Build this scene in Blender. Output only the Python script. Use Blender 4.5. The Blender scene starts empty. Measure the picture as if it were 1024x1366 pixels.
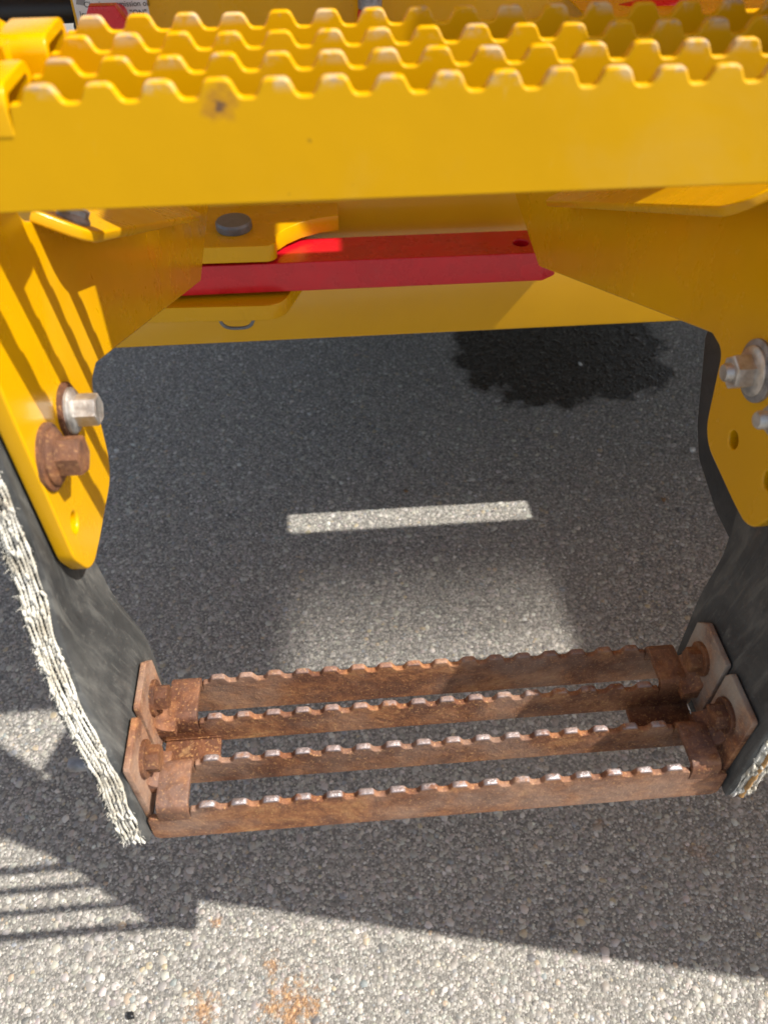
import bpy, bmesh, math, random
import numpy as np
from mathutils import Matrix, Vector

scene = bpy.context.scene
random.seed(7)
rng = np.random.default_rng(11)
R = math.radians

# ------------------------------------------------------------------ camera
cam_d = bpy.data.cameras.new("camera")
cam = bpy.data.objects.new("camera", cam_d)
scene.collection.objects.link(cam)
scene.camera = cam
right = Vector((0.99688516, -0.07863814, -0.0060011))
up = Vector((0.05988575, 0.70525474, 0.70642017))
fwd = Vector((0.05131926, 0.70457916, -0.70776729))
cam.matrix_world = Matrix(((right.x, up.x, -fwd.x, 0.0),
                           (right.y, up.y, -fwd.y, 0.0),
                           (right.z, up.z, -fwd.z, 1.5),
                           (0, 0, 0, 1)))
cam_d.sensor_fit = 'VERTICAL'
cam_d.sensor_height = 24.0
cam_d.sensor_width = 18.0
cam_d.lens = 24.0 * 1025.0 / 1366.0
cam_d.clip_start = 0.02
cam_d.clip_end = 500.0
cam_d.dof.use_dof = True
cam_d.dof.focus_distance = 0.86
cam_d.dof.aperture_fstop = 5.0

# ------------------------------------------------------------------ sky, sun, exposure
SUN = Vector((0.73, -0.235, 1.0)).normalized()
world = bpy.data.worlds.new("World")
scene.world = world
world.use_nodes = True
wn = world.node_tree.nodes
wl = world.node_tree.links
sky = wn.new("ShaderNodeTexSky")
sky.sky_type = 'NISHITA'
sky.sun_disc = False
sky.sun_elevation = math.asin(SUN.z)
sky.sun_rotation = math.atan2(SUN.x, SUN.y)
sky.altitude = 200
sky.dust_density = 2.0
wn["Background"].inputs[1].default_value = 0.130
hsv = wn.new("ShaderNodeHueSaturation")          # the phone's white balance takes most of the blue out of the skylight
hsv.inputs["Saturation"].default_value = 0.58
wl.new(sky.outputs[0], hsv.inputs["Color"])
wl.new(hsv.outputs[0], wn["Background"].inputs[0])

sun_d = bpy.data.lights.new("sun", 'SUN')
sun_d.energy = 5.0
sun_d.angle = R(0.53)
sun_d.color = (1.0, 0.955, 0.88)
sun = bpy.data.objects.new("sun", sun_d)
sun.rotation_euler = SUN.to_track_quat('Z', 'Y').to_euler()
sun.location = (6, -3, 9)
scene.collection.objects.link(sun)

scene.view_settings.view_transform = 'Standard'
scene.view_settings.look = 'None'
scene.view_settings.gamma = 1.0
scene.view_settings.exposure = 0.5
scene.render.engine = 'CYCLES'
scene.cycles.use_denoising = True
scene.cycles.max_bounces = 6
scene.cycles.diffuse_bounces = 3
scene.cycles.glossy_bounces = 3
scene.cycles.caustics_reflective = True
scene.cycles.blur_glossy = 0.0
scene.cycles.sample_clamp_indirect = 8.0

# ------------------------------------------------------------------ helpers
COL = scene.collection


def tag(o, label=None, cat=None, group=None, kind=None):
    if label: o["label"] = label
    if cat: o["category"] = cat
    if group: o["group"] = group
    if kind: o["kind"] = kind
    return o


def thing(name, label, cat, loc=(0, 0, 0), group=None):
    o = bpy.data.objects.new(name, None)
    o.empty_display_size = 0.05
    COL.objects.link(o)
    o.location = loc
    return tag(o, label, cat, group)


def smooth(me, ang=38):
    me.polygons.foreach_set("use_smooth", [True] * len(me.polygons))
    me.set_sharp_from_angle(angle=R(ang))


def link(name, me, mat, parent=None, mw=None, ang=38):
    if mat and not me.materials:
        me.materials.append(mat)
    if ang: smooth(me, ang)
    o = bpy.data.objects.new(name, me)
    COL.objects.link(o)
    if parent: o.parent = parent
    if mw is not None: o.matrix_basis = mw
    return o


def rpoly(pts, seg=6):
    """pts: (x, y) or (x, y, radius); returns the outline with rounded corners"""
    out = []
    n = len(pts)
    for i in range(n):
        p = pts[i]
        P = Vector(p[:2])
        r = p[2] if len(p) > 2 else 0.0
        if r <= 0:
            out.append(tuple(P)); continue
        A = Vector(pts[i - 1][:2]); B = Vector(pts[(i + 1) % n][:2])
        u = (A - P); w = (B - P)
        lu, lw = u.length, w.length
        u.normalize(); w.normalize()
        ang = math.acos(max(-1, min(1, u.dot(w))))
        if ang > math.pi - 1e-3:
            out.append(tuple(P)); continue
        d = min(r / math.tan(ang / 2), lu * 0.49, lw * 0.49)
        r = d * math.tan(ang / 2)
        bis = (u + w).normalized()
        c = P + bis * (r / math.sin(ang / 2))
        a0 = math.atan2(*(P + u * d - c).yx); a1 = math.atan2(*(P + w * d - c).yx)
        da = (a1 - a0 + math.pi) % (2 * math.pi) - math.pi
        for k in range(seg + 1):
            a = a0 + da * k / seg
            out.append((c.x + r * math.cos(a), c.y + r * math.sin(a)))
    return out


def circ(x, y, r, n=28):
    return [(x + r * math.cos(2 * math.pi * k / n), y + r * math.sin(2 * math.pi * k / n)) for k in range(n)]


def sheet(outline, holes=(), thick=0.01, bevel=0.001, bres=2):
    """a flat plate with an outline, holes and rounded edges; lies in local xy, centred on z"""
    cu = bpy.data.curves.new("tmp", 'CURVE')
    cu.dimensions = '2D'
    cu.fill_mode = 'BOTH'
    for loop in [outline] + list(holes):
        s = cu.splines.new('POLY')
        s.points.add(len(loop) - 1)
        for p, q in zip(s.points, loop):
            p.co = (q[0], q[1], 0, 1)
        s.use_cyclic_u = True
    cu.extrude = max(1e-5, thick / 2 - bevel)
    cu.bevel_depth = bevel
    cu.bevel_resolution = bres
    cu.offset = -bevel
    ob = bpy.data.objects.new("tmp", cu)
    COL.objects.link(ob)
    dg = bpy.context.evaluated_depsgraph_get()
    me = bpy.data.meshes.new_from_object(ob.evaluated_get(dg))
    bpy.data.objects.remove(ob)
    bpy.data.curves.remove(cu)
    me.materials.clear()
    return me


YZ = Matrix(((0, 0, 1, 0), (1, 0, 0, 0), (0, 1, 0, 0), (0, 0, 0, 1)))     # local x->Y, y->Z, z->X
XZ = Matrix(((1, 0, 0, 0), (0, 0, -1, 0), (0, 1, 0, 0), (0, 0, 0, 1)))    # local x->X, y->Z, z->-Y


def moved(me, mw):
    me.transform(mw)
    return me


def T(x, y, z): return Matrix.Translation((x, y, z))


def box_me(x0, x1, y0, y1, z0, z1, bev=0.004, seg=2):
    bm = bmesh.new()
    bmesh.ops.create_cube(bm, size=1)
    for v in bm.verts:
        v.co = Vector(((x0 + x1) / 2 + v.co.x * (x1 - x0), (y0 + y1) / 2 + v.co.y * (y1 - y0), (z0 + z1) / 2 + v.co.z * (z1 - z0)))
    if bev: bmesh.ops.bevel(bm, geom=bm.edges[:], offset=bev, segments=seg, affect='EDGES', profile=0.5)
    me = bpy.data.meshes.new("box"); bm.to_mesh(me); bm.free()
    return me


def lathe_me(prof, n=32, sides=None):
    """prof: list of (r, h) turned about local z"""
    vs, fs = [], []
    for r, h in prof:
        for k in range(n):
            a = 2 * math.pi * k / n
            vs.append((r * math.cos(a), r * math.sin(a), h))
    for i in range(len(prof) - 1):
        for k in range(n):
            k2 = (k + 1) % n
            fs.append((i * n + k, i * n + k2, (i + 1) * n + k2, (i + 1) * n + k))
    fs.append(tuple(range(n))[::-1])
    fs.append(tuple((len(prof) - 1) * n + k for k in range(n)))
    me = bpy.data.meshes.new("lathe"); me.from_pydata(vs, [], fs); me.update()
    return me


def tube_me(path, radii, n=14, cap=True):
    vs, fs = [], []
    m = len(path)
    P = [Vector(p) for p in path]
    if not isinstance(radii, (list, tuple)): radii = [radii] * m
    for i in range(m):
        t = (P[min(i + 1, m - 1)] - P[max(i - 1, 0)]).normalized()
        a = t.orthogonal() if i == 0 else (a - t * a.dot(t))
        a.normalize(); b = t.cross(a)
        for k in range(n):
            w = 2 * math.pi * k / n
            vs.append(tuple(P[i] + (a * math.cos(w) + b * math.sin(w)) * radii[i]))
    for i in range(m - 1):
        for k in range(n):
            k2 = (k + 1) % n
            fs.append((i * n + k, i * n + k2, (i + 1) * n + k2, (i + 1) * n + k))
    if cap:
        fs.append(tuple(range(n))[::-1]); fs.append(tuple((m - 1) * n + k for k in range(n)))
    me = bpy.data.meshes.new("tube"); me.from_pydata(vs, [], fs); me.update()
    return me


# ------------------------------------------------------------------ materials
class NT:
    def __init__(self, name):
        self.m = bpy.data.materials.new(name)
        self.m.use_nodes = True
        self.t = self.m.node_tree
        self.b = self.t.nodes["Principled BSDF"]

    def n(self, typ, **kw):
        nd = self.t.nodes.new(typ)
        for k, v in kw.items():
            if k.startswith("i_"):
                nd.inputs[k[2:].replace("_", " ")].default_value = v
            else:
                setattr(nd, k, v)
        return nd

    def l(self, a, b): self.t.links.new(a, b)

    def noise(self, scale, detail=4, rough=0.6, vec=None, dist=0.0):
        nd = self.n("ShaderNodeTexNoise")
        nd.inputs["Scale"].default_value = scale
        nd.inputs["Detail"].default_value = detail
        nd.inputs["Roughness"].default_value = rough
        nd.inputs["Distortion"].default_value = dist
        if vec is not None: self.l(vec, nd.inputs["Vector"])
        return nd.outputs["Fac"]

    def ramp(self, src, stops):
        nd = self.n("ShaderNodeValToRGB")
        el = nd.color_ramp.elements
        while len(el) < len(stops): el.new(0.5)
        for e, (p, c) in zip(el, stops):
            e.position = p
            e.color = c if len(c) == 4 else (*c, 1)
        self.l(src, nd.inputs[0])
        return nd.outputs[0]

    def rng(self, src, a, b, c=0.0, d=1.0, smooth=True):
        nd = self.n("ShaderNodeMapRange")
        if smooth: nd.interpolation_type = 'SMOOTHSTEP'
        nd.inputs[1].default_value = a; nd.inputs[2].default_value = b
        nd.inputs[3].default_value = c; nd.inputs[4].default_value = d
        self.l(src, nd.inputs[0])
        return nd.outputs[0]

    def mix(self, fac, a, b, blend='MIX'):
        nd = self.n("ShaderNodeMix", data_type='RGBA', blend_type=blend)
        for s, x in ((0, fac), (6, a), (7, b)):
            if hasattr(x, "is_linked"): self.l(x, nd.inputs[s])
            elif isinstance(x, (int, float)): nd.inputs[s].default_value = x
            else: nd.inputs[s].default_value = (*x, 1) if len(x) == 3 else x
        return nd.outputs[2]

    def math(self, op, a, b=None, c=None):
        nd = self.n("ShaderNodeMath", operation=op)
        for s, x in enumerate((a, b, c)):
            if x is None: continue
            if hasattr(x, "is_linked"): self.l(x, nd.inputs[s])
            else: nd.inputs[s].default_value = x
        return nd.outputs[0]

    def bump(self, h, dist, strength=1.0, prev=None):
        nd = self.n("ShaderNodeBump")
        nd.inputs["Strength"].default_value = strength
        nd.inputs["Distance"].default_value = dist
        self.l(h, nd.inputs["Height"])
        if prev is not None: self.l(prev, nd.inputs["Normal"])
        return nd.outputs[0]

    def set(self, **kw):
        for k, x in kw.items():
            s = self.b.inputs[k.replace("_", " ")]
            if hasattr(x, "is_linked"): self.l(x, s)
            elif isinstance(x, tuple) and len(x) == 3: s.default_value = (*x, 1)
            else: s.default_value = x
        return self.m

    def pos(self): return self.n("ShaderNodeNewGeometry").outputs["Position"]

    def obj(self): return self.n("ShaderNodeTexCoord").outputs["Object"]


def yellow_paint(name, base=(0.70, 0.368, 0.0), rough=0.22, worn=False, dirt=0.10, flat=False, spec=0.3, coat=0.12):
    N = NT(name)
    p = N.pos()
    big = N.noise(3.5, 4, 0.6, p)
    col = N.mix(N.rng(big, 0.35, 0.7), base, (base[0] * 0.93, base[1] * 0.92, base[2]))
    film = N.noise(9, 6, 0.65, p, 0.4)
    col = N.mix(N.rng(film, 0.52, 0.78, 0, dirt), col, (0.60, 0.37, 0.08))      # thin dust film
    speck = N.noise(160, 2, 0.5, p)
    col = N.mix(N.rng(speck, 0.77, 0.80, 0, 0.45), col, (0.16, 0.09, 0.02))
    rgh = N.rng(film, 0.35, 0.75, rough, rough + 0.16)
    if worn:
        oz = N.n("ShaderNodeSeparateXYZ"); N.l(N.obj(), oz.inputs[0])
        sc = N.noise(55, 5, 0.7, p)
        top = N.math('MULTIPLY', N.rng(oz.outputs[2], -0.0065, -0.0005), N.rng(sc, 0.47, 0.60))
        col = N.mix(N.math('MULTIPLY', top, 0.8), col, (0.60, 0.45, 0.26))      # rubbed tooth crests
        chip = N.math('MULTIPLY', N.rng(oz.outputs[2], -0.003, -0.0004), N.rng(N.noise(75, 4, 0.7, p), 0.52, 0.62))
        col = N.mix(N.math('MULTIPLY', chip, 0.75), col, (0.34, 0.27, 0.22))
        mps = N.n('ShaderNodeMapping'); N.l(p, mps.inputs[0]); mps.inputs['Scale'].default_value = (6.0, 1, 0.7); mps.inputs['Rotation'].default_value = (0, 0.5, 0)
        col = N.mix(N.rng(N.noise(24, 6, 0.75, mps.outputs[0], 0.6), 0.63, 0.72, 0, 0.30), col, (0.66, 0.46, 0.16))
        # one knocked bare spot with rust on the front bar
        pd = N.n("ShaderNodeVectorMath", operation='DISTANCE'); N.l(p, pd.inputs[0])
        pd.inputs[1].default_value = (-0.0435, 0.366, 1.3900)
        jj = N.math('ADD', pd.outputs["Value"], N.math('MULTIPLY', N.math('SUBTRACT', N.noise(170, 5, 0.7, p), 0.5), 0.020))
        col = N.mix(N.rng(jj, 0.002, 0.010, 0.75, 0), col, (0.42, 0.19, 0.025))
        col = N.mix(N.rng(jj, 0.0005, 0.0030, 0.85, 0), col, (0.13, 0.075, 0.05))
    peel = N.noise(420, 2, 0.5, p)
    wav = N.noise(18, 2, 0.5, p)
    if flat:
        nm = N.bump(N.noise(7, 1, 0.5, p), 0.0010, 0.4)
        rgh = rough
    else:
        nm = N.bump(wav, 0.0010, 0.5, N.bump(peel, 0.00005, 0.6))
    return N.set(Base_Color=col, Roughness=rgh, Normal=nm, Coat_Weight=coat, Coat_Roughness=0.10, Specular_IOR_Level=spec)


def rust_mat(name, wear=1.0, dust=0.48, dark=1.0, lo=0.42):
    N = NT(name)
    p = N.pos()
    mpr = N.n('ShaderNodeMapping'); N.l(p, mpr.inputs[0]); mpr.inputs['Scale'].default_value = (0.75, 1, 1)
    a = N.noise(30, 8, 0.72, mpr.outputs[0], 0.5)
    b = N.noise(150, 5, 0.7, p)
    c = N.noise(11, 4, 0.6, p)
    col = N.ramp(a, [(0.30, (0.075, 0.028, 0.015)), (0.47, (0.185, 0.066, 0.026)), (0.58, (0.34, 0.135, 0.048)), (0.72, (0.50, 0.26, 0.10))])
    col = N.mix(N.rng(b, 0.35, 0.72, 0, 0.45), col, (0.10, 0.038, 0.022))
    col = N.mix(N.rng(N.noise(70, 6, 0.7, p), 0.60, 0.74, 0, 0.75), col, (0.42, 0.24, 0.11))
    col = N.mix(N.rng(N.noise(420, 3, 0.6, p), 0.57, 0.66, 0, 0.75), col, (0.52, 0.27, 0.10))
    col = N.mix(N.rng(c, lo, lo + 0.26, 0, dust), col, (0.40, 0.275, 0.20))           # dried mud film
    if dark != 1.0: col = N.mix(1.0, col, (dark, dark * 0.97, dark * 0.94), 'MULTIPLY')
    rough = N.rng(b, 0.3, 0.7, 0.62, 0.88)
    met = None
    nm = N.bump(a, 0.0020, 0.7, N.bump(b, 0.0014, 1.0))
    if wear:
        oz = N.n("ShaderNodeSeparateXYZ"); N.l(N.obj(), oz.inputs[0])
        w = N.math('MULTIPLY', N.rng(oz.outputs[2], -0.0030, -0.0006), N.rng(N.noise(90, 4, 0.6, p), 0.34, 0.52, 0, wear))
        w = N.math('MULTIPLY', w, N.rng(oz.outputs[1], 0.0, 0.125, 1.0, 0.22))
        col = N.mix(w, col, (0.42, 0.37, 0.37))
        # trodden most on the front bar: more bare steel towards the front
        met = N.math('MULTIPLY', w, 0.85)
        rgm = N.n("ShaderNodeMix", data_type='FLOAT')
        N.l(w, rgm.inputs[0]); N.l(rough, rgm.inputs[2]); rgm.inputs[3].default_value = 0.42
        rough = rgm.outputs[0]
        N.set(Metallic=met)
    return N.set(Base_Color=col, Roughness=rough, Normal=nm)


def plain(name, col, rough=0.5, metallic=0.0, var=0.15, scale=40, bump=0.0003, dust=None, coat=0.0):
    N = NT(name)
    p = N.pos()
    a = N.noise(scale, 6, 0.65, p)
    lo = tuple(c * (1 - var) for c in col); hi = tuple(min(1, c * (1 + var)) for c in col)
    c = N.mix(N.rng(a, 0.3, 0.7), lo, hi)
    if dust:
        c = N.mix(N.rng(N.noise(scale * 0.4, 7, 0.7, p, 0.5), 0.48, 0.75, 0, dust[1]), c, dust[0])
    return N.set(Base_Color=c, Roughness=N.rng(a, 0.3, 0.7, max(0.05, rough - 0.1), min(1, rough + 0.1)), Metallic=metallic,
                 Coat_Weight=coat, Normal=N.bump(N.noise(scale * 4, 4, 0.6, p), bump, 0.8))


M_YEL = yellow_paint("yellow_paint")
M_YELW = yellow_paint("yellow_paint_worn", worn=True, rough=0.34, dirt=0.30, spec=0.2, coat=0.0)
M_YELB = yellow_paint("yellow_paint_beam", base=(0.76, 0.40, 0.008), rough=0.24, dirt=0.15, flat=True, spec=0.6, coat=0.6)
M_RUST = rust_mat("rusty_steel")
M_RUSTW = rust_mat("rusty_web", wear=0.10, dust=0.25, dark=0.80)
M_RUSTE = rust_mat("rusty_ear", wear=0, dust=0.75, lo=0.37)
M_EARG = rust_mat("dusty_grey_ear", wear=0, dust=0.88, lo=0.33)
M_RUSTB = rust_mat("rusty_bolt", wear=0, dust=0.15, dark=0.62)
ng = M_EARG.node_tree
for nd in ng.nodes:
    if nd.bl_idname == 'ShaderNodeMix' and nd.data_type == 'RGBA' and abs(nd.inputs[7].default_value[0] - 0.40) < 1e-4:
        nd.inputs[7].default_value = (0.34, 0.30, 0.25, 1)
M_RED = plain("red_paint", (0.58, 0.006, 0.018), 0.30, var=0.12, scale=14, dust=((0.50, 0.04, 0.045), 0.5), coat=0.15)
M_ZINC = plain("zinc_bolt", (0.52, 0.50, 0.47), 0.42, metallic=0.75, var=0.25, scale=120, dust=((0.36, 0.25, 0.16), 0.5))
M_ZINCD = plain("dark_zinc", (0.28, 0.28, 0.29), 0.5, metallic=0.6, var=0.3, scale=120, dust=((0.26, 0.16, 0.10), 0.6))
M_PIN = plain("grey_pin", (0.17, 0.18, 0.20), 0.42, metallic=0.3, var=0.2, scale=70)
M_BLACKHOSE = plain("black_hose_rubber", (0.012, 0.012, 0.013), 0.45, var=0.2, scale=60)
M_DARK = plain("dark_underbody", (0.05, 0.045, 0.035), 0.7, scale=20)
M_WHITE = plain("sticker_white", (0.70, 0.70, 0.68), 0.4, var=0.05, scale=30)
M_INK = plain("sticker_ink", (0.02, 0.02, 0.02), 0.5)
M_GREYINK = plain("sticker_grey_ink", (0.25, 0.25, 0.25), 0.5)
M_LEAF = plain("dry_leaf", (0.20, 0.12, 0.06), 0.8, var=0.4, scale=200)
M_PEB = plain("white_pebble", (0.62, 0.60, 0.56), 0.7, var=0.2, scale=150)


def rubber_mat():
    N = NT("strap_rubber")
    p = N.pos()
    mp = N.n("ShaderNodeMapping"); N.l(p, mp.inputs[0]); mp.inputs["Scale"].default_value = (1, 2.2, 0.45)
    st = N.noise(28, 7, 0.7, mp.outputs[0], 0.8)
    bl = N.noise(14, 5, 0.65, p, 0.6)
    col = N.ramp(bl, [(0.30, (0.024, 0.024, 0.025)), (0.52, (0.044, 0.045, 0.044)), (0.72, (0.078, 0.077, 0.073))])
    col = N.mix(N.rng(st, 0.46, 0.70, 0, 0.5), col, (0.17, 0.166, 0.15))
    col = N.mix(N.rng(st, 0.28, 0.42, 0.6, 0), col, (0.02, 0.02, 0.02))
    # rust run-off below the step's ears
    col = N.mix(N.rng(N.noise(17, 5, 0.6, mp.outputs[0]), 0.62, 0.75, 0, 0.35), col, (0.13, 0.08, 0.05))
    mp2 = N.n("ShaderNodeMapping"); N.l(p, mp2.inputs[0]); mp2.inputs["Scale"].default_value = (1, 5.0, 0.30); mp2.inputs["Rotation"].default_value = (0.35, 0, 0)
    scr = N.noise(60, 5, 0.75, mp2.outputs[0], 1.2)
    col = N.mix(N.rng(scr, 0.58, 0.72, 0, 0.4), col, (0.22, 0.215, 0.195))
    col = N.mix(N.rng(N.noise(240, 3, 0.7, p), 0.60, 0.72, 0, 0.4), col, (0.16, 0.155, 0.14))
    return N.set(Base_Color=col, Roughness=N.rng(st, 0.3, 0.7, 0.5, 0.75), Normal=N.bump(st, 0.0008, 0.6, N.bump(N.noise(220, 4, 0.6, p), 0.0003, 0.6)))


M_RUB = rubber_mat()
M_RUBK = plain("black_rubber", (0.022, 0.023, 0.025), 0.55, var=0.3, scale=40, dust=((0.06, 0.058, 0.055), 0.6))


def fabric_mat():
    N = NT("frayed_fabric")
    p = N.pos()
    a = N.noise(60, 5, 0.7, p)
    col = N.ramp(a, [(0.30, (0.30, 0.26, 0.19)), (0.48, (0.58, 0.54, 0.45)), (0.68, (0.74, 0.72, 0.66))])
    col = N.mix(N.rng(N.noise(18, 4, 0.6, p), 0.52, 0.7, 0, 0.35), col, (0.32, 0.25, 0.17))
    return N.set(Base_Color=col, Roughness=0.9, Normal=N.bump(N.noise(900, 2, 0.5, p), 0.0003, 0.8), Sheen_Weight=0.2)


M_FAB = fabric_mat()
M_FABB = plain("brown_fabric", (0.42, 0.23, 0.08), 0.9, var=0.3, scale=200)


def ground_masks(N):
    """wet patch and rust stains by their real place on the ground: returns (wet, stain, oil)"""
    p = N.pos()
    n1 = N.noise(9, 6, 0.62, p)
    sep = N.n("ShaderNodeSeparateXYZ"); N.l(p, sep.inputs[0])
    # wet: an uneven oblong pool reaching back under the machine
    dx = N.math('DIVIDE', N.math('SUBTRACT', sep.outputs[0], 0.78), 0.37)
    dy = N.math('DIVIDE', N.math('SUBTRACT', sep.outputs[1], 2.28), 0.36)
    dx3 = N.math('POWER', N.math('ABSOLUTE', dx), 3.0); dy3 = N.math('POWER', N.math('ABSOLUTE', dy), 3.0)
    d = N.math('ADD', dx3, dy3)
    d = N.math('ADD', d, N.math('MULTIPLY', N.math('SUBTRACT', n1, 0.5), 2.4))
    d = N.math('ADD', d, N.math('MULTIPLY', N.math('SUBTRACT', N.noise(70, 3, 0.6, p), 0.5), 0.5))
    wet = N.rng(d, 0.72, 1.08, 1, 0)
    st = None
    nz = N.math('SUBTRACT', N.noise(55, 5, 0.75, p), 0.5)
    for (x, y, r, s) in ((-0.135, 0.330, 0.062, 0.85), (-0.285, 0.345, 0.036, 0.75), (-0.172, 0.405, 0.020, 0.7), (-0.272, 0.478, 0.013, 0.7), (0.63, 0.53, 0.03, 0.3), (0.46, 0.60, 0.018, 0.35)):
        q = N.n("ShaderNodeVectorMath", operation='DISTANCE'); N.l(p, q.inputs[0]); q.inputs[1].default_value = (x, y, 0)
        e = N.math('ADD', q.outputs["Value"], N.math('MULTIPLY', nz, r * 4.5))
        m = N.rng(e, r * 0.1, r * 0.95, s, 0)
        st = m if st is None else N.math('MAXIMUM', st, m)
    return p, wet, st


def asphalt_mat(stones):
    N = NT("asphalt_stones" if stones else "asphalt")
    p, wet, st = ground_masks(N)
    fine = N.noise(900, 1, 0.6, p)
    mid = N.noise(160, 4, 0.65, p)
    big = N.noise(3.0, 5, 0.6, p)
    if stones:
        at = N.n("ShaderNodeAttribute", attribute_name="tint")
        col = N.mix(N.rng(mid, 0.35, 0.68, 0, 0.26), at.outputs["Color"], (0.29, 0.27, 0.235))
        col = N.mix(N.rng(fine, 0.5, 0.75, 0, 0.3), col, (0.15, 0.14, 0.13))
        rough = N.rng(mid, 0.3, 0.7, 0.38, 0.66)
        nm = N.bump(mid, 0.0006, 0.7)
    else:
        vo = N.n("ShaderNodeTexVoronoi", feature='F1'); vo.inputs["Scale"].default_value = 230
        N.l(p, vo.inputs["Vector"])
        hs = N.n("ShaderNodeSeparateColor"); N.l(vo.outputs["Color"], hs.inputs[0])
        col = N.ramp(hs.outputs[0], [(0.0, (0.12, 0.115, 0.105)), (0.45, (0.20, 0.19, 0.17)), (0.8, (0.31, 0.29, 0.26)), (1.0, (0.46, 0.44, 0.40))])
        col = N.mix(N.rng(mid, 0.45, 0.72, 0, 0.5), col, (0.15, 0.14, 0.125))
        rough = N.rng(mid, 0.3, 0.7, 0.78, 0.92)
        hgt = N.math('SUBTRACT', 1.0, vo.outputs["Distance"])
        nm = N.bump(hgt, 0.0022, 0.8, N.bump(fine, 0.0006, 0.8))
    col = N.mix(N.rng(big, 0.35, 0.7, 0, 0.16), col, (0.33, 0.30, 0.255))
    rustc = N.mix(N.rng(N.noise(120, 5, 0.7, p), 0.35, 0.65), (0.14, 0.065, 0.03), (0.50, 0.28, 0.12))
    col = N.mix(st, col, rustc)
    col = N.mix(wet, col, N.mix(1.0, col, (0.19, 0.16, 0.135), 'MULTIPLY'))
    rm = N.n("ShaderNodeMix", data_type='FLOAT'); N.l(wet, rm.inputs[0]); N.l(rough, rm.inputs[2]); rm.inputs[3].default_value = 0.24
    return N.set(Base_Color=col, Roughness=rm.outputs[0], Normal=nm)


M_ASPH = asphalt_mat(False)
M_STONE = asphalt_mat(True)

# ------------------------------------------------------------------ ground
me = bpy.data.meshes.new("ground")
S = 90
me.from_pydata([(-S, -S, 0), (S, -S, 0), (S, S, 0), (-S, S, 0)], [], [(0, 1, 2, 3)])
tag(link("ground", me, M_ASPH, ang=None), kind="structure")


def build_stones():
    cell = 0.0072
    xs = np.arange(-1.05, 1.40, cell); ys = np.arange(0.20, 2.60, cell)
    gx, gy = np.meshgrid(xs, ys)
    n = gx.size
    cx = gx.ravel() + rng.uniform(-0.55, 0.55, n) * cell
    cy = gy.ravel() + rng.uniform(-0.55, 0.55, n) * cell
    # keep only what the camera can come near to seeing (a fan that widens away from it)
    keep = (np.abs(cx - 0.06) < 0.62 + 0.30 * cy + 0.1)
    keep &= rng.random(n) < 0.94
    cx, cy = cx[keep], cy[keep]
    n = cx.size
    k = 7
    r = np.clip(rng.lognormal(math.log(0.0029), 0.50, n), 0.0014, 0.0095)
    asp = rng.uniform(0.62, 1.0, n)
    rot = rng.uniform(0, math.tau, n)
    h = r * rng.uniform(0.05, 0.13, n) + rng.uniform(0.0, 0.0007, n)
    a = (np.arange(k) / k * math.tau)[None, :] + rng.uniform(-0.22, 0.22, (n, k))
    rr = r[:, None] * rng.uniform(0.80, 1.15, (n, k))
    ux = rr * np.cos(a); uy = rr * np.sin(a) * asp[:, None]
    c, s = np.cos(rot)[:, None], np.sin(rot)[:, None]
    ox, oy = ux * c - uy * s, ux * s + uy * c
    V = np.zeros((n, 2 * k + 1, 3))
    tx, ty = rng.normal(0, 0.06, n), rng.normal(0, 0.06, n)
    for j, (sc, z0) in enumerate(((1.0, -0.35), (0.80, 0.90))):
        V[:, j * k:(j + 1) * k, 0] = cx[:, None] + ox * sc
        V[:, j * k:(j + 1) * k, 1] = cy[:, None] + oy * sc
        V[:, j * k:(j + 1) * k, 2] = h[:, None] * (z0 + rng.uniform(-0.08, 0.08, (n, k))) + (ox * sc * tx[:, None] + oy * sc * ty[:, None]) * (j > 0)
    V[:, 2 * k, 0] = cx; V[:, 2 * k, 1] = cy; V[:, 2 * k, 2] = h
    nv = 2 * k + 1
    base = (np.arange(n) * nv)[:, None]
    i0 = np.arange(k); i1 = (i0 + 1) % k
    quads = np.stack([i0, i1, i1 + k, i0 + k], 1).reshape(1, -1)
    tris = np.stack([i0 + k, i1 + k, np.full(k, 2 * k)], 1).reshape(1, -1)
    Q = (base + quads).reshape(n, -1); Tt = (base + tris).reshape(n, -1)
    loops = np.concatenate([Q, Tt], 1).ravel().astype(np.int32)
    sizes = np.tile(np.concatenate([np.full(k, 4), np.full(k, 3)]), n).astype(np.int32)
    starts = np.concatenate([[0], np.cumsum(sizes)[:-1]]).astype(np.int32)
    me = bpy.data.meshes.new("stones")
    me.vertices.add(n * nv); me.vertices.foreach_set("co", V.astype(np.float32).ravel())
    me.loops.add(loops.size); me.loops.foreach_set("vertex_index", loops)
    me.polygons.add(starts.size); me.polygons.foreach_set("loop_start", starts)
    me.polygons.foreach_set("use_smooth", np.ones(starts.size, dtype=bool))
    me.update(calc_edges=True)
    # one colour per stone
    pal = np.array([(0.37, 0.345, 0.305), (0.30, 0.28, 0.25), (0.45, 0.425, 0.375), (0.23, 0.22, 0.205), (0.54, 0.51, 0.455), (0.25, 0.265, 0.275), (0.42, 0.34, 0.23), (0.64, 0.62, 0.57), (0.11, 0.11, 0.11)])
    w = np.array([0.30, 0.23, 0.20, 0.09, 0.065, 0.035, 0.03, 0.012, 0.03]); w /= w.sum()
    ci = rng.choice(len(pal), n, p=w)
    cc = pal[ci] * rng.uniform(0.86, 1.12, (n, 1)) * rng.uniform(0.95, 1.05, (n, 3))
    C4 = np.ones((n, nv, 4), dtype=np.float32); C4[:, :, :3] = cc[:, None, :]
    at = me.color_attributes.new("tint", 'FLOAT_COLOR', 'POINT')
    at.data.foreach_set("color", C4.ravel())
    return me


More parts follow.
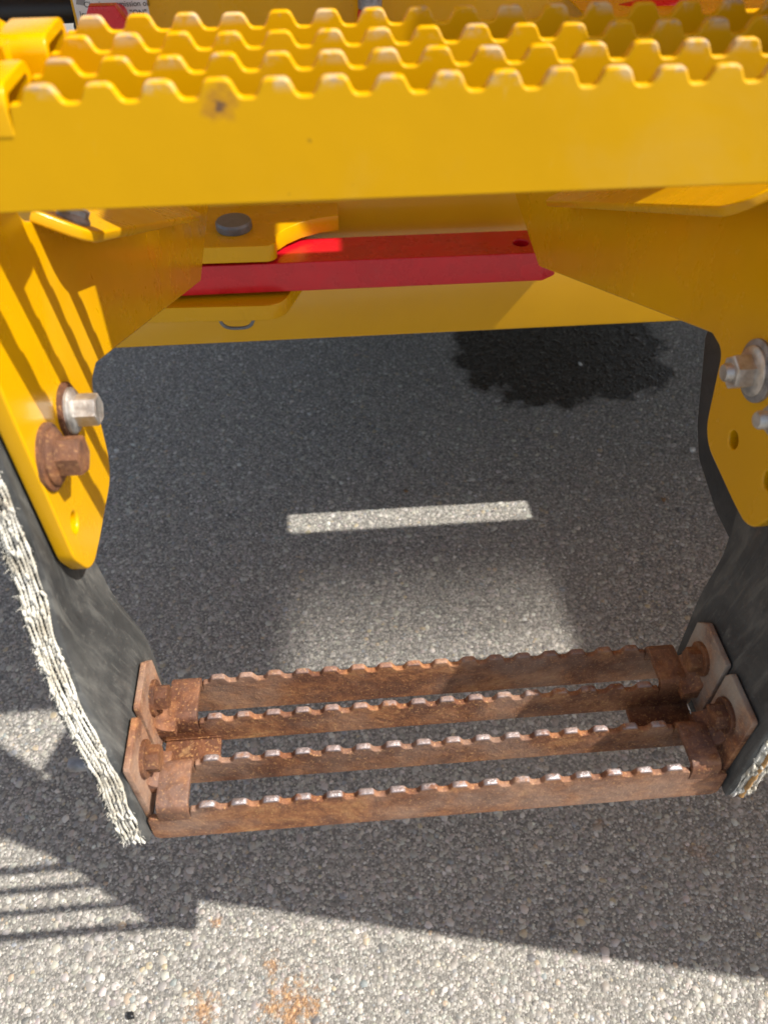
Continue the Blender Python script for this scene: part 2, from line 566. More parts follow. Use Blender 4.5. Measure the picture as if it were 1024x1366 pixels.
o = link("ground_stones", build_stones(), M_STONE, ang=None)
tag(o, "small grey and beige stones bedded in the worn asphalt", "gravel", kind="stuff")

# ------------------------------------------------------------------ bolts
def hex_me(af, h, flange=0.0, fh=0.003, cham=0.08):
    """hexagon head about local z, with an optional round flange under it"""
    bm = bmesh.new()
    z0 = 0.0
    if flange:
        n = 28
        rings = []
        for rr, zz in ((flange, 0), (flange, fh * 0.6), (flange * 0.93, fh), (af * 0.55, fh * 1.5)):
            rings.append([bm.verts.new((rr * math.cos(math.tau * k / n), rr * math.sin(math.tau * k / n), zz)) for k in range(n)])
        for a, b in zip(rings, rings[1:]):
            for k in range(n): bm.faces.new((a[k], a[(k + 1) % n], b[(k + 1) % n], b[k]))
        bm.faces.new(rings[-1])
        z0 = fh * 0.9
    R0 = af / math.sqrt(3)
    prof = ((1.0, z0), (1.0, z0 + h * (1 - 1.6 * cham)), (0.97, z0 + h * (1 - cham * 0.6)), (0.86, z0 + h), (0.78, z0 + h * 0.985))
    rings = []
    n = 6
    for sc, zz in prof:
        ring = []
        for k in range(24):
            a = math.tau * k / 24
            rh = R0 * math.cos(math.pi / 6) / math.cos((a % (math.pi / 3)) - math.pi / 6)
            rc = R0 * 0.955 if sc < 0.9 else R0 * 1.2
            ring.append(bm.verts.new((min(rh * sc, rc * sc) * math.cos(a), min(rh * sc, rc * sc) * math.sin(a), zz)))
        rings.append(ring)
    for a, b in zip(rings, rings[1:]):
        for k in range(24): bm.faces.new((a[k], a[(k + 1) % 24], b[(k + 1) % 24], b[k]))
    bm.faces.new(rings[-1])
    me = bpy.data.meshes.new("hex"); bm.to_mesh(me); bm.free()
    return me


def axis_x(sign, x, y, z, spin=0.0):
    return T(x, y, z) @ Matrix.Rotation(R(90) * sign, 4, 'Y') @ Matrix.Rotation(spin, 4, 'Z')


def bolt(parent, sign, x, y, z, mat, wmat, af=0.019, h=0.0095, washer=0.0155, shank=0.0, flange=0.0, spin=0.2):
    """hex bolt on a face X = x, pointing to sign*X; the washer is its sub-part"""
    b = link("bolt", hex_me(af, h, flange), mat, parent, axis_x(sign, x + sign * 0.003, y, z, spin), 30)
    w = link("washer", lathe_me([(washer, -0.004), (washer, -0.0006), (washer * 0.96, 0.0), (0.005, 0.0)], 32), wmat, b, Matrix.Identity(4), 40)
    if shank:
        link("thread_end", lathe_me([(af * 0.30, h * 0.5), (af * 0.30, h + shank - 0.0015), (af * 0.25, h + shank), (0.001, h + shank)], 24), mat, b, Matrix.Identity(4), 40)
    return b


# ------------------------------------------------------------------ serrated ladder step
PITCH = 0.025
GAP12, GAP23 = 0.0390, 0.0384
ROWS = [0.0, GAP12, GAP12 + GAP23, 2 * GAP12 + GAP23]
TH = 0.0052
XL, XR = -0.0510, 0.4250          # step ends relative to the first tooth centre
NT_ = 16


def tooth_line(zend):
    """top outline of a serrated bar from left to right; tooth crests at z=0"""
    pts = [(XL + 0.0015, zend, 0.004), (-0.0155, zend, 0.0015), (-0.0140, -0.0065, 0.002)]
    for k in range(NT_):
        c = k * PITCH
        j = random.uniform(-0.0004, 0.0004)
        pts += [(c - 0.0090, -0.0072, 0.0034), (c - 0.0052, j, 0.0037), (c + 0.0052, j, 0.0037), (c + 0.0090, -0.0072, 0.0034)]
    e = (NT_ - 1) * PITCH
    pts += [(e + 0.0140, -0.0072, 0.002), (e + 0.0155, zend, 0.0015), (XR - 0.0015, zend, 0.004)]
    return pts


def u_profile(y0, y1, ztop, zbot, r, t):
    """thin inverted U in (y, z); y0..y1 outside faces, legs reach zbot"""
    out = rpoly([(y0, zbot), (y0, ztop, r), (y1, ztop, r), (y1, zbot)], 7)
    inn = rpoly([(y1 - t, zbot), (y1 - t, ztop - t, max(0.0008, r - t)), (y0 + t, ztop - t, max(0.0008, r - t)), (y0 + t, zbot)], 7)
    return out + inn


def make_step(root, mat, webm, earm):
    zend = -0.0165
    for i, ry in enumerate(ROWS):
        zb = -0.0535 if i in (0, 3) else -0.0392
        outline = tooth_line(zend)
        outline += [(XR, zb, 0.007), (XL, zb, 0.007)]
        me = sheet(rpoly(outline, 4), thick=TH, bevel=0.0010)
        me.transform(T(0, ry + TH / 2, 0) @ XZ)
        link("serrated_bar", me, mat, root, ang=42)
    for side in (0, 1):
        # end webs: rounded straps that join bar 1 to 2 and bar 3 to 4
        x0, x1 = ((XL + 0.0108, -0.0150) if side == 0 else ((NT_ - 1) * PITCH + 0.0150, XR - 0.0108))
        for a, b in ((0, 1), (2, 3)):
            y0, y1 = ROWS[a] - 0.0004, ROWS[b] + TH + 0.0004
            prof = u_profile(y0, y1, 0.0006, zend - 0.003, 0.0085, TH + 0.0006)
            me = sheet(prof, thick=x1 - x0, bevel=0.0009)
            me.transform(T((x0 + x1) / 2, 0, 0) @ YZ)
            link("end_web", me, webm, root, ang=42)
        # low centre web between bars 2 and 3
        cx0, cx1 = ((XL + 0.004, 0.0010) if side == 0 else ((NT_ - 1) * PITCH - 0.010, XR - 0.004))
        y0, y1 = ROWS[1] + TH - 0.0003, ROWS[2] + 0.0003
        prof = rpoly([(y0, -0.031), (y0, -0.0388, 0.006), (y1, -0.0388, 0.006), (y1, -0.031), (y1 - 0.001, -0.031), (y1 - 0.001, -0.0342, 0.004), (y0 + 0.001, -0.0342, 0.004), (y0 + 0.001, -0.031)], 5)
        me = sheet(prof, thick=cx1 - cx0, bevel=0.0005)
        me.transform(T((cx0 + cx1) / 2, 0, 0) @ YZ)
        link("centre_web", me, webm, root, ang=42)
        # two upright ears per end, each bent up from the webs
        xe = XL - 0.0004 + 0.0024 if side == 0 else XR + 0.0004 - 0.0024
        sg = 1 if side == 0 else -1
        for j, (ya, yb) in enumerate(((0.0045, 0.0520), (0.0560, 0.1100))):
            o1 = [(ya, -0.022), (yb, -0.022), (yb, 0.044 if j else 0.050, 0.003), (yb - (0.012 if j else 0.004), 0.0585, 0.003), (ya, 0.0575, 0.003)]
            me = sheet(rpoly(o1, 4), [circ((ya + yb) / 2, 0.0255, 0.0068)], 0.0048, 0.0007)
            me.transform(T(xe, 0, 0) @ YZ)
            link("mounting_ear", me, earm[side], root, ang=42)
            # the bend at the foot of the ear
            arc = []
            for q in range(8):
                a = R(90) * q / 7
                arc.append((0.0125 * (1 - math.sin(a)), 0.0125 * (1 - math.cos(a))))
            prof = [(x, z - 0.0008) for x, z in arc] + [(0.0, -0.010), (0.0145, -0.010), (0.0145, -0.0008)]
            me = sheet(prof if side == 0 else prof, thick=(yb - ya) - 0.016, bevel=0.0004)
            mw = T(xe + sg * 0.0022, (ya + yb) / 2 + (0.006 if j == 0 else 0.004), 0) @ (XZ if side == 0 else XZ @ Matrix.Rotation(math.pi, 4, 'Y'))
            me.transform(mw)
            link("bend", me, webm, root, ang=42)
            bolt(root, sg, xe + sg * 0.0027, (ya + yb) / 2 + 0.002, 0.0255, M_RUSTB, M_RUSTB, af=0.019, h=0.0100, washer=0.0150, spin=0.25 + 0.4 * j + 0.2 * side)


def link_copy_outside(root, mat):
    """threaded bolt ends and nuts on the far face of the straps"""
    for side in (0, 1):
        sg = -1 if side == 0 else 1
        xo = XL - 0.0270 if side == 0 else XR + 0.0270
        for yc in (0.03025, 0.0850):
            nut = link("nut", hex_me(0.019, 0.010), mat, root, axis_x(sg, xo, yc, 0.0255, 0.3), 30)
            link("thread_end", lathe_me([(0.0058, 0.0), (0.0058, 0.024), (0.005, 0.0255), (0.001, 0.0255)], 18), mat, nut, Matrix.Identity(4), 40)


LOW = thing("ladder_step", "rusty brown serrated step hanging between the two black rubber straps", "step", (-0.1211, 0.2716, 0.9138))
make_step(LOW, M_RUST, M_RUSTW, (M_RUSTE, M_EARG))
link_copy_outside(LOW, M_ZINCD)
UPP = thing("ladder_step", "bright yellow serrated step across the top of the picture", "step", (-0.1184, 0.3658, 1.3986))
make_step(UPP, M_YELW, M_YEL, (M_YEL, M_YEL))

# ------------------------------------------------------------------ side plates
FLANGE_DIR = Vector((0, 1, -0.412)).normalized()


def side_plate(x_in, sign, label, open_hole):
    """sign +1: inner face looks to +X (the plate left of the steps)"""
    root = thing("side_plate", label, "bracket plate", (x_in, 0.40, 1.07), "side plates of the ladder")
    inv = T(-x_in, -0.40, -1.07)
    outline = rpoly([(0.364, 1.345), (0.3635, 1.106, 0.03), (0.380, 1.0735, 0.03), (0.4120, 1.0755, 0.03), (0.4800, 1.0840, 0.030), (0.4975, 1.1580, 0.012),
                     (0.5200, 1.1600, 0.012), (1.0300, 0.9560, 0.02), (1.240, 0.985), (1.345, 1.000), (1.345, 1.03), (1.240, 1.010), (0.935, 1.1045), (0.462, 1.299, 0.02),
                     (0.486, 1.345), (0.64, 1.90), (0.415, 1.90)], 7)  # upper stringer stays unseen, its edges shaped to cast shade
    holes = [circ(0.384, 1.1225, 0.0072), circ(0.386, 1.180, 0.006), circ(0.4400, 1.177, 0.005)]
    if open_hole: holes.append(circ(0.4405, 1.1140, 0.0072))
    me = sheet(outline, holes, 0.012, 0.0018, 3)
    me.transform(inv @ T(x_in - sign * 0.006, 0, 0) @ YZ)
    link("plate", me, M_YEL, root, ang=42)
    # top flange bent inward, sloping down to the rear
    L = 0.49
    fl = rpoly([(0, 0.0), (0.012, 0.036, 0.030), (L, 0.036, 0.01), (L, 0.0)], 8)
    me = sheet(fl, [], 0.008, 0.0018, 2)
    x_ax = FLANGE_DIR
    y_ax = Vector((sign * 0.032, 0, -0.017)).normalized()
    y_ax = (y_ax - x_ax * y_ax.dot(x_ax)).normalized()
    z_ax = x_ax.cross(y_ax)
    mw = Matrix(((x_ax.x, y_ax.x, z_ax.x, x_in + sign * 0.0004), (x_ax.y, y_ax.y, z_ax.y, 0.487), (x_ax.z, y_ax.z, z_ax.z, 1.292), (0, 0, 0, 1)))
    me.transform(inv @ mw)
    link("flange", me, M_YEL, root, ang=42)
    return root, inv


LP, inv = side_plate(-0.185, 1, "yellow bracket plate striped with sun and shadow, one rusty and one grey bolt", False)
b1 = bolt(LP, 1, 0.0, 0.386 - 0.40, 1.180 - 1.07, M_RUSTB, M_RUSTB, af=0.023, h=0.0165, washer=0.0220, flange=0.0185, spin=0.05)
b1["label"] = "heavily rusted flanged bolt"
b2 = bolt(LP, 1, 0.0, 0.4365 - 0.40, 1.178 - 1.07, M_ZINC, M_RUSTB, af=0.0195, h=0.0165, washer=0.0195, flange=0.0160, spin=0.3)
b2["label"] = "grey zinc bolt with a rusty washer"
lx = FLANGE_DIR
ly = Vector((0.032, 0, -0.017)).normalized(); ly = (ly - lx * ly.dot(lx)).normalized(); lz = lx.cross(ly)
lipm = Matrix(((lx.x, ly.x, lz.x, 0.0), (lx.y, ly.y, lz.y, 0.087), (lx.z, ly.z, lz.z, 0.222), (0, 0, 0, 1)))
link("bolt", hex_me(0.016, 0.006, 0.011), M_ZINCD, LP, lipm @ T(0.030, 0.017, -0.004) @ Matrix.Rotation(math.pi, 4, 'X'), 30)
RP, inv = side_plate(0.305, -1, "shaded yellow bracket plate on the right with grey bolts and open holes", True)
bolt(RP, -1, 0.0, 0.4440 - 0.40, 1.176 - 1.07, M_ZINC, M_ZINCD, af=0.0225, h=0.0150, washer=0.0230, flange=0.0185, shank=0.008, spin=0.2)
bolt(RP, -1, 0.0, 0.386 - 0.40, 1.178 - 1.07, M_ZINC, M_ZINCD, af=0.021, h=0.0120, washer=0.0200, flange=0.0165, shank=0.012, spin=0.6)

# ------------------------------------------------------------------ rubber straps with frayed fabric edges
def lerp_tab(tab, z):
    if z >= tab[0][0]: return tab[0][1]
    for (z0, a), (z1, b) in zip(tab, tab[1:]):
        if z >= z1:
            t = (z0 - z) / (z0 - z1)
            pass
            return a + (b - a) * t
    return tab[-1][1]


FRONT = [(1.26, 0.362), (1.16, 0.353), (1.10, 0.342), (1.05, 0.320), (1.01, 0.297), (0.97, 0.279), (0.93, 0.269), (0.872, 0.2645)]
REAR = [(1.26, 0.470), (1.12, 0.455), (1.08, 0.425), (1.02, 0.407), (0.95, 0.401), (0.88, 0.398), (0.872, 0.394)]
INX = [(1.26, 0.0262), (1.075, 0.0262), (1.05, 0.0235), (1.025, 0.0180), (1.0, 0.0110), (0.98, 0.0050), (0.965, 0.0012), (0.95, 0.0), (0.872, 0.0)]   # outward offset of the inner face


FRONT_R = [(1.42, 0.335), (1.26, 0.325), (1.167, 0.306), (1.093, 0.284), (1.03, 0.272), (0.976, 0.266), (0.93, 0.2645), (0.872, 0.2645)]
REAR_R = [(1.42, 0.440)] + REAR


def strap(x_ref, sgn, x_bulge, label, FRONT=FRONT, REAR=REAR, ztop=1.26):
    """sgn -1: the strap left of the step (outside is -X)"""
    root = thing("rubber_strap", label, "rubber strap", (x_ref, 0.33, 0.872), "rubber straps carrying the rusty step")
    inv = T(-x_ref, -0.33, -0.872)
    nz = 60
    TK = 0.0235
    zs = [ztop - (ztop - 0.872) * i / nz for i in range(nz + 1)]
    vs, fs = [], []
    prof = []
    rc = 0.0022
    # cross-section of unit: u along thickness 0..1, v along width 0..1 (corner rounded in metres below)
    ncs = None
    for z in zs:
        yf, yr = lerp_tab(FRONT, z), lerp_tab(REAR, z)
        off = lerp_tab(INX, z) * x_bulge
        xi = x_ref + sgn * off; xo = xi + sgn * TK
        jit = 0.0008 * math.sin(z * 140) + 0.0006 * math.sin(z * 67 + 1)
        nw = 8
        loop = []
        for k in range(nw + 1): loop.append((xi, yf + rc + (yr - yf - 2 * rc) * k / nw))
        loop += [(xi + sgn * rc, yr), (xo - sgn * rc, yr)]
        for k in range(nw + 1): loop.append((xo, yr - rc - (yr - yf - 2 * rc) * k / nw))
        # sunken front edge: rubber lips on both sides with the plies between them
        loop += [(xo - sgn * 0.0008, yf + 0.0008), (xo - sgn * 0.0030, yf + jit), (xo - sgn * 0.0038, yf + 0.0022), (xi + sgn * 0.0046, yf + 0.0022), (xi + sgn * 0.0038, yf + jit), (xi + sgn * 0.0008, yf + 0.0008)]
        ncs = len(loop)
        vs += [(x, y, z) for x, y in loop]
    for i in range(nz):
        for k in range(ncs):
            k2 = (k + 1) % ncs
            f = (i * ncs + k, i * ncs + k2, (i + 1) * ncs + k2, (i + 1) * ncs + k)
            fs.append(f if sgn > 0 else f[::-1])
    fs.append(tuple(range(ncs)) if sgn < 0 else tuple(range(ncs))[::-1])
    fs.append(tuple(nz * ncs + k for k in range(ncs)) if sgn > 0 else tuple(nz * ncs + k for k in range(ncs))[::-1])
    me = bpy.data.meshes.new("strap"); me.from_pydata(vs, [], fs); me.update()
    bm = bmesh.new(); bm.from_mesh(me); bmesh.ops.recalc_face_normals(bm, faces=bm.faces[:]); bm.to_mesh(me); bm.free()
    me.transform(inv)
    link("rubber_body", me, M_RUB, root, ang=40)
    # fabric plies: four columns of twisted stitches along the front edge, and fuzz
    bm = bmesh.new()
    cols = [0.0050, 0.0079, 0.0108, 0.0137, 0.0166, 0.0192]
    for ci, cx in enumerate(cols):
        z = ztop - 0.005
        k = 0
        while z > 0.8735:
            yf = lerp_tab(FRONT, z)
            off = lerp_tab(INX, z) * x_bulge
            frag = 0.55 + 0.45 * math.sin(z * 150 + ci * 0.5) + random.uniform(-0.3, 0.3)
            ln = random.uniform(0.0026, 0.0042)
            m = T(x_ref + sgn * (off + cx + random.uniform(-0.0007, 0.0007)), yf + random.uniform(-0.0012, 0.0008) - 0.0012 * max(0, frag), z) @ \
                Matrix.Rotation(random.uniform(0.25, 0.65) * (1 if k % 2 else -1) * 0.6, 4, 'Y') @ Matrix.Rotation(random.uniform(-0.4, 0.2), 4, 'X') @ \
                Matrix.Diagonal((random.uniform(0.0009, 0.0015), random.uniform(0.0012, 0.0022), ln, 1))
            bmesh.ops.create_icosphere(bm, subdivisions=1, radius=1, matrix=m)
            z -= ln * random.uniform(4, 9) if math.sin(z * 185 + 0.6) < 0.55 else ln * random.uniform(1.0, 1.8)
            k += 1
    for ci, cx in enumerate(cols):
        for strand in (0, 1):
            pth, rad = [], []
            ph = ci * 1.7 + strand * math.pi
            for z in np.linspace(ztop - 0.005, 0.8735, 420):
                z = float(z)
                off = lerp_tab(INX, z) * x_bulge
                wob = 0.0004 * math.sin(z * 61 + ci * 2.1) + 0.0004 * math.sin(z * 137 + ci)
                pth.append((x_ref + sgn * (off + cx + wob + 0.0006 * math.sin(z * 1150 + ph)), lerp_tab(FRONT, z) + 0.0001 + 0.0007 * math.cos(z * 1150 + ph) + 0.0004 * math.sin(z * 93 + ci * 3), z))
                rad.append(0.00072 + 0.00022 * math.sin(z * 410 + ci))
            tm = tube_me(pth, rad, 5)
            bm.from_mesh(tm); bpy.data.meshes.remove(tm)
    me = bpy.data.meshes.new("plies"); bm.to_mesh(me); bm.free()
    me.transform(inv)
    e = link("fabric_edge", me, M_FAB, root, ang=80)
    e["kind"] = "stuff"; e["label"] = "frayed white fabric plies along the strap edge"
    # loose threads
    vs, fs = [], []
    for q in range(1300):
        z = random.uniform(0.874, 1.25)
        if random.random() < 0.62:
            z = round(z / 0.034) * 0.034 + random.gauss(0, 0.006)
            z = min(1.25, max(0.874, z))
        yf = lerp_tab(FRONT, z); off = lerp_tab(INX, z) * x_bulge
        cx = random.choice([0.0050, 0.009, 0.0128, 0.0160, 0.0180, 0.0195, 0.0205, 0.0205])
        P = Vector((x_ref + sgn * (off + cx), yf + 0.001, z))
        out = (cx - 0.0128) / 0.0100
        d = Vector((sgn * (0.55 * out + random.gauss(0, 0.35)), -0.55 + random.gauss(0, 0.25), random.gauss(-0.3, 0.9))).normalized()
        ln = random.uniform(0.0015, 0.0048)
        rad = random.uniform(0.00014, 0.00032)
        g = Vector((random.gauss(0, 0.4), random.gauss(0, 0.3), random.gauss(-0.3, 0.5)))
        a = d.orthogonal().normalized(); b = d.cross(a)
        base = len(vs)
        for s in range(4):
            t = s / 3
            c = P + d * ln * t + g * ln * 0.5 * t * t
            for w in range(3):
                an = math.tau * w / 3
                vs.append(tuple(c + (a * math.cos(an) + b * math.sin(an)) * rad * (1.15 - 0.7 * t)))
        for s in range(3):
            for w in range(3):
                w2 = (w + 1) % 3
                fs.append((base + s * 3 + w, base + s * 3 + w2, base + s * 3 + 3 + w2, base + s * 3 + 3 + w))
    me = bpy.data.meshes.new("threads"); me.from_pydata(vs, [], fs); me.update()
    me.transform(inv)
    e = link("loose_threads", me, M_FAB, root, ang=80)
    e["kind"] = "stuff"
    return root, inv


strap(-0.1725, -1, 1.0, "black rubber strap left of the rusty step with a frayed white edge")
SR, inv = strap(0.3047, 1, 0.49, "black rubber strap right of the rusty step, mostly in shade", FRONT_R, REAR_R, 1.42)
vs = []
pth = [(0.3047 + lerp_tab(INX, z) * 0.49 + 0.0125, lerp_tab(FRONT_R, z) - 0.0012 + 0.0006 * math.sin(z * 400), z) for z in np.linspace(1.4, 0.8735, 80)]
me = tube_me(pth, 0.0021, 8); me.transform(inv)
link("brown_ply", me, M_FABB, SR, ang=60)

# ------------------------------------------------------------------ cross beam with its two clevis plates
BEAM = thing("cross_beam", "wide yellow frame beam behind the red bar, above the asphalt", "frame beam", (0.4, 1.35, 0.649))
inv = T(-0.4, -1.35, -0.649)
me = box_me(-0.62, 1.60, 1.35, 1.47, 0.649, 1.10, 0.005, 3); me.transform(inv)
link("beam_body", me, M_YELB, BEAM)
ZU0, ZU1 = 0.897, 0.925
up_out = rpoly([(-0.50, 1.36), (-0.50, 1.205, 0.02), (-0.085, 1.195, 0.034), (-0.086, 1.232), (-0.070, 1.255), (-0.045, 1.277), (-0.012, 1.293), (0.020, 1.300), (0.020, 1.36)], 8)
me = sheet(up_out, [], ZU1 - ZU0, 0.0015); me.transform(inv @ T(0, 0, (ZU0 + ZU1) / 2))
link("clevis_plate", me, M_YEL, BEAM, ang=30)
lo_out = rpoly([(-0.50, 1.36), (-0.50, 1.19, 0.02), (-0.085, 1.172, 0.04), (-0.04, 1.30), (0.0, 1.36)], 8)
me = sheet(lo_out, [], 0.028, 0.0015); me.transform(inv @ T(0, 0, 0.816))
link("clevis_plate", me, M_YEL, BEAM, ang=30)

# red lock bar
LOCK = thing("lock_bar", "long red steel lock bar lying across the yellow beam", "lock bar", (-0.12, 1.24, 0.84))
inv = T(0.12, -1.24, -0.84)
bar_out = rpoly([(-0.36, 1.203, 0.01), (0.366, 1.200, 0.006), (0.392, 1.218, 0.01), (0.392, 1.272, 0.012), (0.375, 1.287, 0.01), (-0.36, 1.290, 0.01)], 6)
me = sheet(bar_out, [circ(0.330, 1.240, 0.0135)], 0.052, 0.0022, 2); me.transform(inv @ T(0, 0, 0.8645))
link("bar", me, M_RED, LOCK, ang=35)

# pin through the clevis
PIN = thing("lock_pin", "grey round headed pin through the clevis plates with a wire ring below", "pin", (-0.155, 1.262, 0.925))
link("pin_head", lathe_me([(0.0285, 0.0005), (0.0300, 0.003), (0.0300, 0.012), (0.0275, 0.0155), (0.001, 0.0165)], 36), M_PIN, PIN, Matrix.Identity(4), 35)
link("shank", lathe_me([(0.0155, -0.155), (0.0170, -0.150), (0.0170, 0.001), (0.001, 0.001)], 28), M_PIN, PIN, Matrix.Identity(4), 35)
ring = [(0.030 * math.cos(a) - 0.012, 0.004 * math.sin(3 * a) - 0.055, -0.130 + 0.028 * math.sin(a)) for a in np.linspace(0, math.tau, 40)]
link("ring", tube_me(ring, 0.0030, 10, False), M_PIN, PIN, Matrix.Identity(4), 60)

# ------------------------------------------------------------------ bulkhead and what hangs on it
BK = thing("bulkhead", "dark shaded yellow panel seen over the crests of the top step", "panel", (0.3, 1.45, 1.1))
inv = T(-0.3, -1.45, -1.1)
me = sheet(rpoly([(-0.392, 0.99), (-0.365, 1.86), (1.75, 1.86), (1.75, 0.99)]), [], 0.012, 0.002); me.transform(inv @ T(0, 1.478, 0) @ XZ)
link("panel_sheet", me, M_YEL, BK)

ST = thing("warning_sticker", "white sticker with black lettering about transmission oil on the yellow panel", "sticker", (-0.315, 1.4715, 1.188))
me = sheet(rpoly([(-0.066, -0.075, 0.004), (0.050, -0.075, 0.004), (0.050, 0.050, 0.004), (-0.066, 0.050, 0.004)]), [], 0.0008, 0.0001, 0); me.transform(XZ)
link("backing", me, M_WHITE, ST)


def lettering(txt, x, z, size, mat, align='LEFT'):
    cu = bpy.data.curves.new("txt", 'FONT')
    cu.body = txt; cu.size = size; cu.align_x = align; cu.extrude = 0.0002
    ob = bpy.data.objects.new("tmp", cu); COL.objects.link(ob)
    me = bpy.data.meshes.new_from_object(ob.evaluated_get(bpy.context.evaluated_depsgraph_get()))
    bpy.data.objects.remove(ob); bpy.data.curves.remove(cu); me.materials.clear()
    me.transform(T(x, -0.0008, z) @ XZ)
    link("lettering", me, mat, ST, ang=None)


lettering("Check transmission oil", -0.050, 0.0155, 0.0112, M_INK)
lettering('level with brake "ON"', -0.060, 0.0025, 0.0118, M_INK)
lettering("operating range", 0.044, -0.0090, 0.0070, M_INK, 'RIGHT')
me = sheet([(-0.062, 0.020), (-0.050, 0.018), (-0.046, 0.026), (-0.058, 0.031)], [], 0.0004, 0.00005, 0); me.transform(T(0, -0.0006, 0) @ XZ)
link("pictogram", me, M_GREYINK, ST)

HX = thing("hex_plug", "red hexagonal plug in front of the white sticker", "plug", (-0.313, 1.36, 1.194))
me = hex_me(0.066, 0.02); me.transform(T(0, 0.02, 0) @ Matrix.Rotation(R(90), 4, 'X'))
link("plug_head", me, M_RED, HX, ang=30)
link("stem", lathe_me([(0.014, 0.0), (0.014, 0.11), (0.001, 0.11)], 20), M_RED, HX, T(0, 0.015, 0) @ Matrix.Rotation(R(-90), 4, 'X'))

HO = thing("hydraulic_hose", "thick black rubber hose at the top left corner", "hose", (-0.5, 1.53, 1.19))
inv = T(0.5, -1.53, -1.19)
me = tube_me([(-1.6, 1.60, 1.12), (-1.1, 1.55, 1.172), (-0.8, 1.53, 1.186), (-0.5, 1.525, 1.191), (-0.3, 1.53, 1.192), (0.0, 1.58, 1.17)], 0.021, 24); me.transform(inv)
link("tube", me, M_BLACKHOSE, HO, ang=60)

FT = thing("pipe_fitting", "small red fitting with a grey cap above the step's middle", "fitting", (0.088, 1.42, 1.12))
link("body", lathe_me([(0.020, 0.0), (0.020, 0.078), (0.018, 0.082), (0.001, 0.082)], 24), M_RED, FT, Matrix.Identity(4))
link("cap", lathe_me([(0.0165, 0.082), (0.0190, 0.084), (0.0190, 0.14), (0.001, 0.142)], 24), M_ZINCD, FT, Matrix.Identity(4))

HD = thing("lever_handle", "glossy red lever handle behind the right end of the yellow step", "handle", (0.52, 1.40, 1.19))
me = tube_me([(-0.068, 0.0, 0.006), (-0.062, 0.0, -0.002), (-0.045, 0.0, -0.008), (0.0, 0.0, -0.004), (0.05, 0.0, 0.006), (0.064, 0.0, 0.013), (0.07, 0.0, 0.02)], [0.004, 0.012, 0.020, 0.024, 0.016, 0.010, 0.004], 20)
link("grip", me, M_RED, HD, ang=60)
link("rod", tube_me([(-0.03, 0.0, 0), (-0.03, 0.08, 0.0)], 0.008, 12), M_ZINCD, HD)

# ------------------------------------------------------------------ mud flap, and unseen plates and boxes added to cast shade
PF = thing("overhead_blocker", "unseen yellow plate above the ladder, added to cast shade, with a small light opening", "blocker", (0.6, 1.2, 1.9))  # unseen sheet added overhead to keep the sun off beam and panel
inv = T(-0.6, -1.2, -1.9)
me = sheet([(-0.9, 0.492), (1.145, 0.492), (1.145, 1.19), (2.3, 1.19), (2.3, 2.6), (-0.9, 2.6)], [[(0.630, 0.997), (0.765, 0.997), (0.765, 1.047), (0.630, 1.047)]], 0.012, 0.002); me.transform(inv @ T(0, 0, 1.906))  # opening added so a spot of sun reaches the red bar
link("blocker_sheet", me, M_YEL, PF)

FD = thing("slotted_blocker", "unseen yellow plate right of the ladder, added to cast shade and slotted for sun patches", "slotted_blocker", (1.3, 1.2, 1.2))  # unseen plate added to shade the ground and shape its sunlit patches
inv = T(-1.3, -1.2, -1.2)
slots = [[(0.723, 1.152), (1.386, 1.152), (1.386, 1.346), (0.723, 1.346)]]     # opening added so a strip of sun falls through
nsl = 24
for k in range(nsl):                                                            # tapered slits added to let a soft patch of sun through
    y = 0.716 + 0.0138 * k
    t = k / (nsl - 1)
    w = 0.0070 * (1 - t) ** 1.25 + 0.0007
    sg = (0.0, 0.030, 0.012, 0.042, 0.022)[k % 5]
    x0 = 0.680
    x1 = 1.420
    w2 = w * (1.3 if k < 5 else 1.0)
    slots.append([(x0, y + w * 0.45), (x0 + 0.10, y), (x1 - 0.05, y), (x1, y + w2 * 0.45), (x1 - 0.05, y + w2), (x0 + 0.10, y + w), (x0, y + w * 0.55)])
me = sheet([(0.415, 0.267), (2.4, -0.156), (2.4, 2.9), (0.415, 2.9)], slots, 0.003, 0.0003, 0); me.transform(inv @ T(0, 0, 1.2015))
link("blocker_sheet", me, M_YEL, FD)
me = box_me(2.39, 2.40, -0.17, 2.9, 0.75, 1.199, 0.002); me.transform(inv)
link("blocker_side", me, M_YEL, FD)

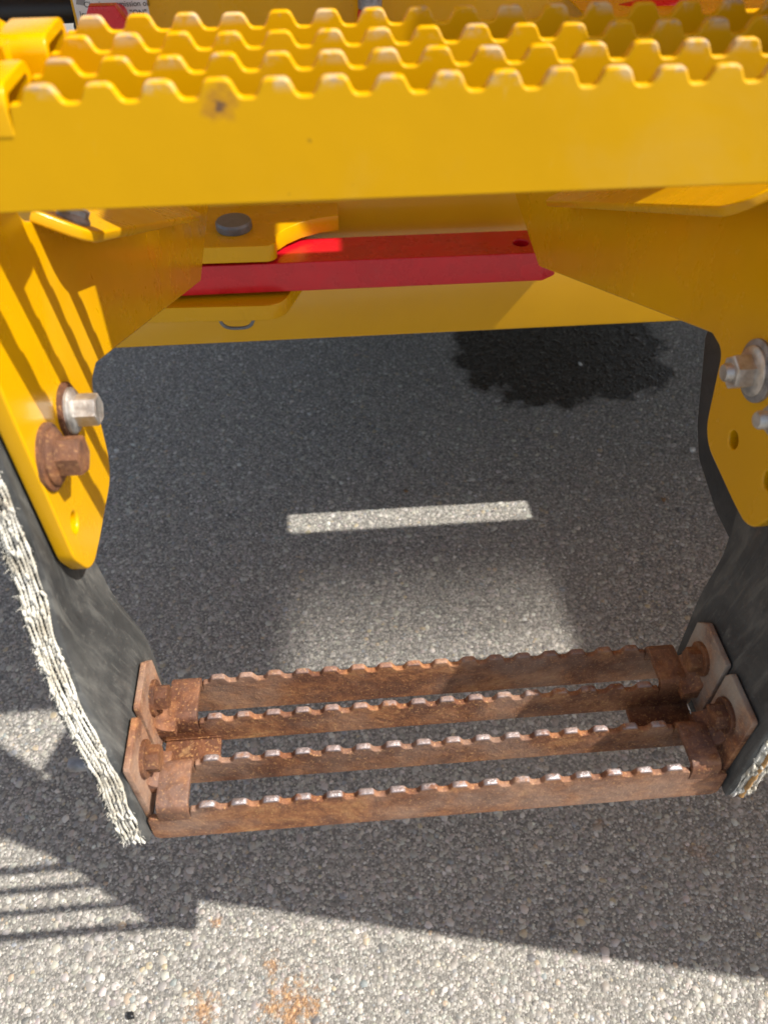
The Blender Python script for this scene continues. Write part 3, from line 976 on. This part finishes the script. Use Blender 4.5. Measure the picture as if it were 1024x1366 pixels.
MF = thing("mud_flap", "black rubber flap hanging behind the right bracket plate", "mud flap", (0.40, 0.6, 1.2))
inv = T(-0.40, -0.6, -1.2)
fl = rpoly([(0.36, 1.199), (0.695, 1.199), (0.697, 1.04), (0.655, 0.955, 0.04), (0.628, 0.925, 0.03), (0.56, 0.905, 0.05), (0.44, 0.90, 0.05), (0.36, 0.98)], 6)
me = sheet(fl, [], 0.012, 0.003); me.transform(inv @ T(0.408, 0, 0) @ YZ)
link("flap_sheet", me, M_RUBK, MF)

CH = thing("chassis", "unseen dark chassis block behind the yellow beam, added for shade", "chassis", (0.7, 2.1, 0.75))  # plain block added out of view to shade the ground behind
me = box_me(-1.1, 1.6, -0.60, 2.6, 0.02, 0.43, 0.01); link("shade_box", me, M_DARK, CH)
me = box_me(-0.9, 1.4, 1.5, 2.5, -0.50, 0.018, 0.02); link("belly_shade_box", me, M_DARK, CH)  # lower box added to darken the reflection in the wet patch

# ------------------------------------------------------------------ small litter on the asphalt
def litter(name, label, cat, x, y, size, mat, flat):
    bm = bmesh.new()
    bmesh.ops.create_icosphere(bm, subdivisions=2, radius=1)
    ph = random.uniform(0, 6)
    for v in bm.verts:
        f = 1 + 0.22 * math.sin(3 * v.co.x + ph) + 0.15 * math.sin(5 * v.co.y + 2 * ph)
        v.co = Vector((v.co.x * size * f, v.co.y * size * 0.6 * f, (v.co.z + (0.35 * math.sin(4 * v.co.x + ph) if flat < 0.3 else 0)) * size * flat + size * flat * 0.8))
    me = bpy.data.meshes.new(name); bm.to_mesh(me); bm.free()
    o = link(name, me, mat, ang=60)
    o.location = (x, y, 0.0015); o.rotation_euler.z = random.uniform(0, 6)
    tag(o, label, cat)


def gp(px, py):
    """where a photograph point lies on the ground, measured once with the same camera"""
    d = right * ((px - 512) / 1025) + up * (-(py - 683) / 1025) + fwd
    t = 1.5 / -d.z
    return d.x * t, d.y * t


litter("dry_leaf", "small curled brown leaf on the shaded asphalt near the right strap", "leaf", *gp(884, 668), 0.011, M_LEAF, 0.28)
litter("dry_leaf", "tiny brown leaf scrap above the bright strip of sunlight", "leaf", *gp(541, 656), 0.009, M_LEAF, 0.25)
litter("pebble", "white pebble in the wet patch", "pebble", *gp(773, 487), 0.009, M_PEB, 0.5)
litter("pebble", "white pebble beside the rear edge of the black mud flap", "pebble", *gp(922, 602), 0.012, M_PEB, 0.5)
litter("pebble", "dark glossy pebble in full sun at the bottom left", "pebble", *gp(176, 1356), 0.009, M_BLACKHOSE, 0.6)
